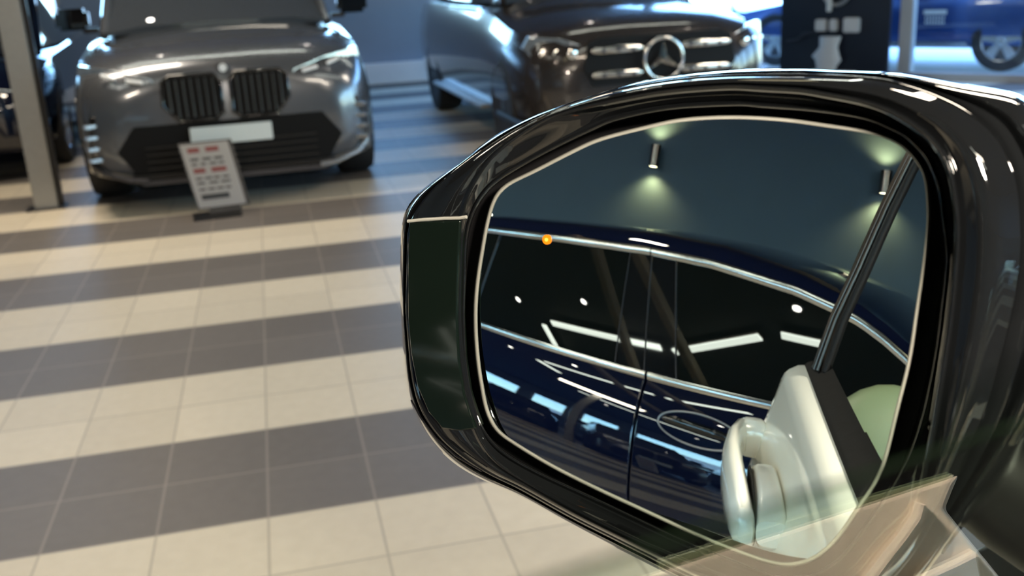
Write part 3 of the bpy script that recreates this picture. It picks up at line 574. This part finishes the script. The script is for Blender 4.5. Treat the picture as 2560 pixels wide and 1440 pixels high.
def wheel(name, par, x, y, r, wd, side_, rim='alloy', spokes=5, inv=None):
    """axle along y in the parent's frame; side_ = +1 / -1 is the outer face"""
    mb = MB(); h = wd / 2
    mb.lathe([(r * .66, -h * .9), (r * .80, -h), (r * .95, -h * .92), (r, -h * .6), (r, h * .6), (r * .95, h * .92), (r * .80, h), (r * .66, h * .9), (r * .64, 0)], 40, 'y', (x, y, r)); 
    t = mb.build(name, M_['tyre'], None, ang=30); t.parent = par
    mb = MB(); yo = y + side_ * h * .70
    mb.lathe([(r * .665, 0), (r * .68, side_ * .012), (r * .62, side_ * .012), (r * .60, -side_ * .05), (r * .12, -side_ * .06)], 40, 'y', (x, yo, r))
    d = mb.build('wheel_barrel', M_['alloy_dark'], None); d.parent = t
    mb = MB()
    for k in range(spokes):
        a = 2 * PI * k / spokes + .3; ca, sa = math.cos(a), math.sin(a); pa, pb = r * .10, r * .63
        q = [(pa * ca - .035 * sa, pa * sa + .035 * ca), (pb * ca - .055 * sa, pb * sa + .055 * ca), (pb * ca + .055 * sa, pb * sa - .055 * ca), (pa * ca + .035 * sa, pa * sa - .035 * ca)]
        mb.prism([(x + u, yo + side_ * .004, r + v) for u, v in q], (0, side_ * .016, 0))
    mb.lathe([(r * .14, side_ * .002), (r * .13, side_ * .026), (r * .05, side_ * .030)], 20, 'y', (x, yo, r))
    rr_ = []
    mb.lathe([(r * .60, side_ * .002), (r * .67, side_ * .002), (r * .67, side_ * .018), (r * .60, side_ * .018), (r * .60, side_ * .002)], 40, 'y', (x, yo, r)) if 0 else None
    sp = mb.build('spokes', M_[rim], None, ang=30, bevel=.004); sp.parent = t
    mb = MB(); pts = [(x + r * .645 * math.cos(2 * PI * k / 40), yo + side_ * .008, r + r * .645 * math.sin(2 * PI * k / 40)) for k in range(41)]
    mb.tube(pts, r * .032, 8, cap=False); e = mb.build('rim_lip', M_[rim], None); e.parent = t
    return t
for xs_ in (.95, -2.35 + .0):
    wheel('wheel', nv, xs_ + .6, .86 - .06 + .0, .33, .22, 1)

# ------------------------------------------------------------------ generic car shells for the showroom
def car_body(par, st, paint, inv_glass=True, glass='car_window'):
    """st: stations (x forward, half width, z floor, z shoulder, z top centre); x falls from nose to tail"""
    mb = MB(); rings = []
    for x, w_, z0, zs, zt in st:
        half = [(w_ * .80, z0), (w_ * .97, z0 + .05), (w_ * 1.0, z0 + (zs - z0) * .35), (w_ * 1.0, z0 + (zs - z0) * .62), (w_ * .975, z0 + (zs - z0) * .84), (w_ * .93, zs), (w_ * .80, zs + (zt - zs) * .45), (w_ * .55, zs + (zt - zs) * .82), (w_ * .25, zt - .002)]
        rings.append([(x, y, z) for y, z in half] + [(x, 0, zt)] + [(x, -y, z) for y, z in half[::-1]])
    mb.loft(rings, True, True, True); o = mb.build('body', M_[paint], None, ang=42); o.parent = par; return o
def greenhouse(par, st, glass='car_window', roof='grey_paint'):
    mb = MB(); rings = []
    for x, wb, zb_, wt, zt in st: rings.append([(x, wb, zb_), (x - .0, wt + (wb - wt) * .45, zb_ + (zt - zb_) * .55), (x, wt, zt - .02), (x, wt * .7, zt + .012), (x, 0, zt + .02), (x, -wt * .7, zt + .012), (x, -wt, zt - .02), (x, -wt - (wb - wt) * .45, zb_ + (zt - zb_) * .55), (x, -wb, zb_)])
    mb.loft(rings, True, True, True); o = mb.build('cabin_glass', M_[glass], None, ang=40); o.parent = par
    top = [s for s in st if s[4] > st[0][1] and s[4] - s[2] > .35]
    mb = MB(); mb.loft([[(x, wt + .012, zt - .03), (x, wt * .99, zt), (x, wt * .7, zt + .03), (x, 0, zt + .04), (x, -wt * .7, zt + .03), (x, -wt * .99, zt), (x, -wt - .012, zt - .03)] for x, wb, zb_, wt, zt in top], False); r_ = mb.build('roof', M_[roof], None, solid=.02); r_.parent = par
    for sy in (-1, 1):
        mb = MB(); x0, wb0, zb0 = st[0][0], st[0][1], st[0][2]; x1, wt1, zt1 = top[0][0], top[0][3], top[0][4]
        mb.tube([(x0 - .02, sy * (wb0 + .005), zb0), ((x0 + x1) / 2, sy * (wb0 + wt1) / 2 + sy * .02, (zb0 + zt1) / 2 + .03), (x1, sy * (wt1 + .005), zt1)], .035, 8); p = mb.build('windscreen_pillar', M_[roof], None); p.parent = par
def pp(par, name, pts, vec, m, bev=0.0, lab=None):
    mb = MB(); mb.prism(pts, vec); o = mb.build(name, M_[m], None, ang=35, bevel=bev); o.parent = par
    if lab: o['label'] = lab
    return o
def door_mirror(par, x, y, z, sy, paint):
    mb = MB(); mb.box((x, y + sy * .13, z), (.13, .24, .16), bev=.03); o = mb.build('door_mirror', M_[paint], None); o.parent = par
    mb = MB(); mb.box((x + .0, y + sy * .01, z - .09), (.05, .12, .04), bev=.01); a = mb.build('mirror_stalk', M_['satin_black'], None); a.parent = o

# --- dark grey SUV with kidney grille
bm = empty('dark_grey_suv', (-.365, 9.36, 0), R(-90) + R(2.0), 'dark grey off-roader with twin upright-slat grille and a white plate, facing out', 'car')
XF = 2.42
car_body(bm, [(XF, .70, .30, .62, .80), (XF - .02, .80, .26, .74, .90), (XF - .10, .90, .22, .84, .97), (XF - .30, .97, .22, .93, 1.035), (XF - .7, 1.0, .24, .98, 1.09), (1.25, 1.0, .26, 1.02, 1.13), (.95, 1.0, .26, 1.05, 1.14), (0, 1.0, .26, 1.07, 1.16), (-1.5, 1.0, .26, 1.08, 1.16), (-2.2, .96, .3, 1.05, 1.12), (-2.5, .80, .4, .9, .95)], 'grey_paint')
greenhouse(bm, [(1.25, .80, 1.10, .78, 1.14), (.35, .86, 1.10, .70, 1.66), (-.6, .88, 1.12, .70, 1.74), (-1.6, .86, 1.12, .68, 1.70), (-2.25, .80, 1.1, .6, 1.3)])
for x in (1.55, -1.42):
    for sy in (-1, 1): wheel('wheel', bm, x, sy * .87, .375, .27, sy, 'alloy_dark')
door_mirror(bm, .75, .93, 1.22, 1, 'gloss_black'); door_mirror(bm, .75, -.93, 1.22, -1, 'gloss_black')
for sy in (-1, 1):
    y0, y1 = sy * .03, sy * .40; zb_, zt_ = .585, .875
    ol = [(XF + .012, y0, zb_ + .04), (XF + .012, y0 + sy * .05, zb_), (XF + .012, y1 - sy * .09, zb_), (XF + .004, y1, zb_ + .11), (XF + .004, y1 - sy * .01, zt_ - .03), (XF + .0, y1 - sy * .06, zt_), (XF + .0, y0 + sy * .04, zt_), (XF + .012, y0, zt_ - .05)]
    g = pp(bm, 'grille', ol if sy > 0 else ol[::-1], (-.12, 0, 0), 'deep_black', lab='upright-slat kidney grille half')
    mb = MB(); mb.tube(ol + [ol[0], ol[1]], .011, 8); f = mb.build('grille_surround', M_['gloss_black'], None, ang=70); f.parent = g
    for k in range(7):
        y = sy * (.075 + .046 * k); mb = MB(); mb.prism([(XF + .004, y - .008, zb_ + .02 + (.04 if k > 5 else 0)), (XF + .030, y, zb_ + .03 + (.04 if k > 5 else 0)), (XF + .004, y + .008, zb_ + .02 + (.04 if k > 5 else 0))], (-.012, 0, zt_ - zb_ - .05 - (.04 if k > 5 else 0))); s_ = mb.build('slat', M_['grey_metal'], None); s_.parent = g
    h = pp(bm, 'headlight', [(XF - .03, sy * .43, .80), (XF + .0, sy * .44, .865), (XF - .10, sy * .66, .925), (XF - .26, sy * .90, .965), (XF - .27, sy * .915, .90), (XF - .12, sy * .74, .835)], (-.10, 0, 0), 'headlight', .006)
    for k in range(2):
        mb = MB(); mb.tube([(XF + .012 - .07 * k, sy * (.50 + .17 * k), .848 + .03 * k), (XF - .004 - .07 * k, sy * (.60 + .15 * k), .868 + .04 * k)], .012, 8); l = mb.build('running_light', M_['white_trim'], None); l.parent = h
    pp(bm, 'air_curtain', [(XF - .005, sy * .70, .62), (XF - .06, sy * .86, .66), (XF - .10, sy * .90, .36), (XF - .03, sy * .78, .30)], (-.07, 0, 0), 'gloss_black', .004)
    for k in range(4):
        mb = MB(); mb.box((XF - .055, sy * .862, .38 + .072 * k), (.06, .09, .022), rz=-sy * .5, bev=.006); a = mb.build('vent_fin', M_['alloy'], None); a.parent = bm
    mb = MB(); mb.tube([(XF - .09, sy * .89, .35), (XF - .03, sy * .82, .29), (XF + .01, sy * .66, .235), (XF + .02, sy * .55, .225)], .018, 8); a = mb.build('bumper_trim', M_['alloy_dark'] if sy < 0 else M_['alloy'], None); a.parent = bm  # light put into the colour: silver on the lit side, dark on the other
pp(bm, 'lower_intake', [(XF + .006, -.60, .575), (XF + .006, .60, .575), (XF + .004, .72, .42), (XF + .0, .62, .265), (XF + .0, -.62, .265), (XF + .004, -.72, .42)], (-.08, 0, 0), 'deep_black', .004)
pp(bm, 'lower_skirt', [(XF + .012, -.66, .262), (XF + .012, .66, .262), (XF + .004, .62, .20), (XF + .004, -.62, .20)], (-.10, 0, 0), 'satin_black', .004)
for k in range(4):
    mb = MB(); mb.box((XF + .012, 0, .30 + .045 * k), (.02, 1.10, .010), bev=.003); a = mb.build('intake_bar', M_['satin_black'], None); a.parent = bm
mb = MB(); mb.box((XF + .03, -.0, .485), (.014, .52, .115), bev=.004); pl = mb.build('number_plate', M_['plate'], None); pl.parent = bm; pl['label'] = 'blurred white number plate'
mb = MB(); mb.box((XF + .012, 0, .21), (.05, 1.2, .03), bev=.01); a = mb.build('skid_plate', M_['alloy_dark'], None); a.parent = bm
mb = MB(); mb.lathe([(.041, 0), (.041, .008), (.036, .010)], 24, 'x', (XF - .028, 0, .905)); rd_ = mb.build('badge', M_['alloy_dark'], None); rd_.parent = bm
mb = MB(); mb.lathe([(.026, .008), (.026, .013)], 20, 'x', (XF - .028, 0, .905)); a = mb.build('badge_disc', M_['white_trim'], None); a.parent = rd_

# --- black SUV with star grille
gx = empty('black_suv', (2.70, 9.47, 0), R(-90) + R(1.0), 'black off-roader with a big star in its two-bar grille, behind the mirror housing', 'car')
XF = 2.46
car_body(gx, [(XF, .62, .30, .62, .84), (XF - .03, .78, .24, .80, .93), (XF - .12, .89, .22, .87, .99), (XF - .32, .955, .22, .92, 1.05), (XF - .8, .975, .24, .97, 1.11), (1.15, .98, .26, 1.06, 1.20), (.9, .98, .26, 1.08, 1.21), (0, .98, .26, 1.10, 1.21), (-1.6, .98, .26, 1.11, 1.21), (-2.25, .95, .3, 1.08, 1.15), (-2.5, .85, .4, .95, 1.0)], 'brown_grey_paint')
greenhouse(gx, [(1.15, .80, 1.14, .78, 1.20), (.25, .86, 1.14, .70, 1.70), (-.6, .88, 1.15, .70, 1.79), (-1.8, .86, 1.15, .68, 1.76), (-2.35, .80, 1.12, .62, 1.35)], roof='brown_grey_paint')
for x in (1.56, -1.48):
    for sy in (-1, 1): wheel('wheel', gx, x, sy * .845, .385, .27, sy, 'alloy_dark')
door_mirror(gx, .70, .92, 1.28, 1, 'brown_grey_paint'); door_mirror(gx, .70, -.92, 1.28, -1, 'brown_grey_paint')
g = pp(gx, 'grille', [(XF + .01, -.52, .585), (XF + .01, .52, .585), (XF + .004, .58, .70), (XF + .0, .54, .885), (XF - .004, .45, .915), (XF - .004, -.45, .915), (XF + .0, -.54, .885), (XF + .004, -.58, .70)], (-.10, 0, 0), 'deep_black')
for z in (.66, .83):
    for sy in (-1, 1):
        mb = MB(); rings = []
        for y, h_ in ((.15, .012), (.17, .030), (.35, .030), (.50, .028), (.53, .012)): rings.append([(XF + .012 + .022 * math.cos(a), sy * y, z + h_ * math.sin(a)) for a in [2 * PI * k / 12 for k in range(12)]])
        mb.loft(rings, True, True, True); a = mb.build('grille_bar', M_['chrome'], None, ang=50); a.parent = g
        for q in range(3):
            mb = MB(); mb.box((XF + .037, sy * (.22 + .11 * q), z), (.008, .028, .03), bev=.004); e = mb.build('bar_slot', M_['alloy_dark'], None); e.parent = g
mb = MB(); pts = [(XF + .05, .145 * math.cos(2 * PI * k / 48), .745 + .145 * math.sin(2 * PI * k / 48)) for k in range(49)]; mb.tube(pts, .013, 10, cap=False)
st_ = mb.build('star_ring', M_['chrome'], None, ang=70); st_.parent = gx
for k in range(3):
    a = PI / 2 + k * 2 * PI / 3; ca, sa = math.cos(a), math.sin(a); mb = MB()
    tip = (XF + .055, .14 * ca, .745 + .14 * sa); l = (XF + .045, -.032 * sa, .745 + .032 * ca); r_ = (XF + .045, .032 * sa, .745 - .032 * ca); f = (XF + .072, 0, .745); bk = (XF + .04, 0, .745)
    v = mb.verts([tip, l, f, r_, bk]); mb.face([v[0], v[1], v[2]]); mb.face([v[0], v[2], v[3]]); mb.face([v[0], v[4], v[1]]); mb.face([v[0], v[3], v[4]]); mb.face([v[1], v[4], v[2]]); mb.face([v[2], v[4], v[3]])
    e = mb.build('star_point', M_['chrome'], None, smooth=False); e.parent = st_
for sy in (-1, 1):
    h = pp(gx, 'headlight', [(XF - .03, sy * .60, .74), (XF - .03, sy * .58, .87), (XF - .08, sy * .72, .925), (XF - .24, sy * .90, .94), (XF - .30, sy * .935, .86), (XF - .17, sy * .87, .74), (XF - .07, sy * .72, .70)], (-.08, 0, 0), 'headlight', .006)
    for k in range(3):
        mb = MB(); mb.lathe([(.036, 0), (.036, .02), (.02, .026)], 16, 'x', (XF - .03 - .06 * k, sy * (.66 + .085 * k), .82)); l = mb.build('lamp_pod', M_['chrome'], None); l.parent = h
    pp(gx, 'side_intake', [(XF - .0, sy * .50, .46), (XF - .02, sy * .74, .50), (XF - .07, sy * .84, .34), (XF - .02, sy * .60, .28)], (-.06, 0, 0), 'deep_black', .004)
    mb = MB(); mb.box((XF - .55 - .0, sy * .99, .32), (.9, .03, .05), bev=.01); a = mb.build('wing_strip', M_['satin_black'], None); a.parent = gx
    mb = MB(); mb.box((0.0, sy * 1.0, .33), (2.2, .10, .035), bev=.012); a = mb.build('running_board', M_['grey_metal'], None); a.parent = gx
    mb = MB(); mb.box((-.2, sy * .985, 1.10), (2.2, .012, .018), bev=.003); a = mb.build('belt_trim', M_['chrome'], None); a.parent = gx
pp(gx, 'lower_intake', [(XF + .012, -.45, .50), (XF + .012, .45, .50), (XF + .012, .50, .30), (XF + .012, -.50, .30)], (-.06, 0, 0), 'deep_black')
mb = MB(); mb.box((XF + .03, 0, .24), (.05, 1.1, .035), bev=.01); a = mb.build('skid_plate', M_['chrome'], None); a.parent = gx

# --- blue car outside the glazing
hb = math.atan2(-GD.y, -GD.x)
bl = empty('blue_car', (7.95, 11.70, 0), hb, 'metallic blue saloon parked outside the glazed front, silver wheel and door decal showing', 'car')
car_body(bl, [(2.35, .62, .30, .60, .70), (2.25, .82, .22, .68, .76), (1.9, .90, .22, .68, .74), (1.2, .92, .24, .80, .88), (.9, .92, .24, .90, .95), (-.3, .92, .24, .92, .96), (-1.6, .92, .24, .95, .99), (-2.1, .88, .26, .93, .98), (-2.35, .72, .34, .80, .88)], 'blue_paint')
greenhouse(bl, [(1.15, .74, .90, .72, .94), (.25, .80, .91, .62, 1.36), (-.6, .80, .93, .62, 1.42), (-1.5, .78, .95, .60, 1.32), (-2.0, .74, .96, .58, 1.05)], roof='blue_paint')
for x in (1.42, -1.36):
    for sy in (-1, 1): wheel('wheel', bl, x, sy * .81, .335, .22, sy, 'alloy')
door_mirror(bl, .72, .86, .98, 1, 'blue_paint')
for sy in (-1, 1):
    pp(bl, 'headlight', [(2.27, sy * .50, .60), (2.27, sy * .52, .70), (2.14, sy * .80, .76), (2.08, sy * .83, .68)], (-.06, 0, 0), 'headlight', .004)
    mb = MB(); mb.box((-.05, sy * .925, .30), (1.9, .02, .05), bev=.006); a = mb.build('sill_strip', M_['alloy'], None); a.parent = bl
    for k, x in enumerate((.55, -.45)):
        mb = MB(); mb.box((x, sy * .925, .80), (.20, .03, .03), bev=.008); a = mb.build('door_handle', M_['blue_paint'], None); a.parent = bl
mb = MB(); mb.box((-.62, .926, .66), (.26, .006, .05)); a = mb.build('door_decal', M_['plate'], None); a.parent = bl
for j in range(2):
    mb = MB()
    for i in range(7): mb.box((-.72 + .033 * i, .929, .595 - .05 * j), (.020, .004, .030))
    a = mb.build('decal_lettering', M_['plate'], None, smooth=False); a.parent = bl

# --- dark blue car past the metal post
db = empty('dark_blue_car', (-2.72, 11.0, 0), R(-88), 'dark blue car in the back corner, seen between the metal post and the grey off-roader', 'car')
car_body(db, [(2.35, .62, .30, .60, .72), (2.25, .82, .22, .70, .80), (1.9, .90, .22, .80, .92), (1.2, .92, .24, .90, 1.0), (-.3, .92, .24, .95, 1.0), (-1.6, .92, .24, .98, 1.02), (-2.1, .88, .26, .96, 1.0), (-2.35, .72, .34, .85, .90)], 'navy_paint')
greenhouse(db, [(1.15, .74, .96, .72, 1.0), (.25, .80, .96, .62, 1.46), (-.6, .80, .97, .62, 1.52), (-1.5, .78, .98, .60, 1.42), (-2.0, .74, .98, .58, 1.1)], roof='navy_paint')
for x in (1.42, -1.36):
    for sy in (-1, 1): wheel('wheel', db, x, sy * .81, .335, .22, sy, 'alloy')

# --- metal post at the left
po = empty('metal_post', (-1.60, 7.5, 0), R(4), 'upright brushed metal post at the left beside the dark grey off-roader', 'post')
mb = MB(); mb.box((0, 0, CEIL / 2), (.15, .10, CEIL - .004), bev=.006); mb.build('post_tube', M_['grey_metal'], po)
mb = MB(); mb.box((.092, .02, CEIL / 2), (.035, .05, CEIL - .004), bev=.004); mb.build('rubber_gasket', M_['satin_black'], po)
mb = MB(); mb.box((0, 0, .006), (.26, .18, .012), bev=.003); mb.build('foot_plate', M_['alloy_dark'], po)

# --- price sheet leaning under the plate
ps = empty('price_sheet', (-.43, 6.70, 0), R(6), 'white price sheet in a black holder standing below the white number plate', 'sign')
def lean(x, z, d=0): t = R(-9); return (x + .15 * (.40 - z), z * math.sin(-t) * 1.0 + d, z)
mb = MB(); mb.prism([lean(-.165, .045), lean(.165, .045), lean(.165, .47), lean(-.165, .47)], (0, .012, 0)); mb.build('holder', M_['satin_black'], ps, smooth=False)
mb = MB(); mb.prism([lean(-.155, .055, -.004), lean(.140, .055, -.004), lean(.140, .46, -.004), lean(-.155, .46, -.004)], (0, .003, 0)); sh_ = mb.build('printed_sheet', M_['paper'], ps, smooth=False)
rw = random.Random(3)
for (z, hh, ink, n_) in [(.405, .030, 'red_ink', 2), (.355, .014, 'plate_ink', 3), (.325, .012, 'plate_ink', 4), (.275, .030, 'red_ink', 2), (.235, .012, 'plate_ink', 4), (.205, .012, 'plate_ink', 3), (.165, .012, 'plate_ink', 4), (.105, .034, 'plate_ink', 1)]:
    mb = MB(); x = -.12
    for k in range(n_):
        L = .22 / n_ * rw.uniform(.6, .85); mb.prism([lean(x, z, -.006), lean(x + L, z, -.006), lean(x + L, z + hh, -.006), lean(x, z + hh, -.006)], (0, .0015, 0)); x += .22 / n_
    o = mb.build('print_row', M_[ink], None, smooth=False); o.parent = sh_
mb = MB(); mb.box((0, -.02, .008), (.30, .20, .016), bev=.004); mb.build('stand_foot', M_['satin_black'], ps)
mb = MB(); mb.prism([lean(-.10, .0, -.0), lean(.10, .0, -.0), lean(.10, .07, -.0), lean(-.10, .07, -.0)], (0, .010, 0)); mb.build('stand_neck', M_['satin_black'], ps, smooth=False)

# --- dark display board with pale objects, between the glazing posts
t0, t1 = 2.16, 4.25
da = Vector(gl(3.25, 0, -.45)) if GD.y < 0 else Vector(gl(3.25, 0, .45))
dbd = empty('display_board', (6.28, 10.72, 0), gr, 'tall black display board with pale parts hung on it, standing before the glazing', 'display board')
mb = MB(); mb.box((0, 0, 1.15), (1.30, .06, 2.30), bev=.01); mb.build('board_panel', M_['exhibit_black'], dbd)
mb = MB(); mb.box((0, 0, .02), (1.34, .34, .04), bev=.01); mb.build('board_foot', M_['grey_metal'], dbd)
SG = -1
for nm, pts, r_, m in [('hanging_rod', [(-.02, SG * .10, .75), (-.02, SG * .10, 1.6)], .03, 'pale_plastic'), ('cable', [(-.55, SG * .06, .42), (-.42, SG * .06, .43), (-.34, SG * .06, .50), (-.18, SG * .06, .53)], .018, 'alloy_dark')]:
    mb = MB(); mb.tube(pts, r_, 10); mb.build(nm, M_[m], dbd)
for x, z, sx, sz in ((-.12, .60, .13, .13), (.03, .60, .09, .13), (.24, .60, .18, .16)):
    mb = MB(); mb.box((x, SG * .07, z), (sx, .07, sz), bev=.012); mb.build('control_box', M_['pale_plastic'], dbd)
mb = MB(); mb.loft([[(x_ + w_ * math.cos(a) * .5, SG * .12 + .05 * math.sin(a), z) for a in [2 * PI * k / 14 for k in range(14)]] for x_, w_, z in ((-.02, .26, .02), (-.02, .24, .14), (.0, .32, .22), (-.03, .34, .26), (.0, .22, .36), (.02, .26, .48))], True, True, True)
mb.build('pale_canister', M_['pale_plastic'], dbd)
mb = MB(); mb.tube([(.16 * math.cos(t) + .05, SG * .08, .98 + .16 * math.sin(t)) for t in np.linspace(PI, 2 * PI, 14)], .022, 8); mb.build('pipe_bend', M_['grey_metal'], dbd)
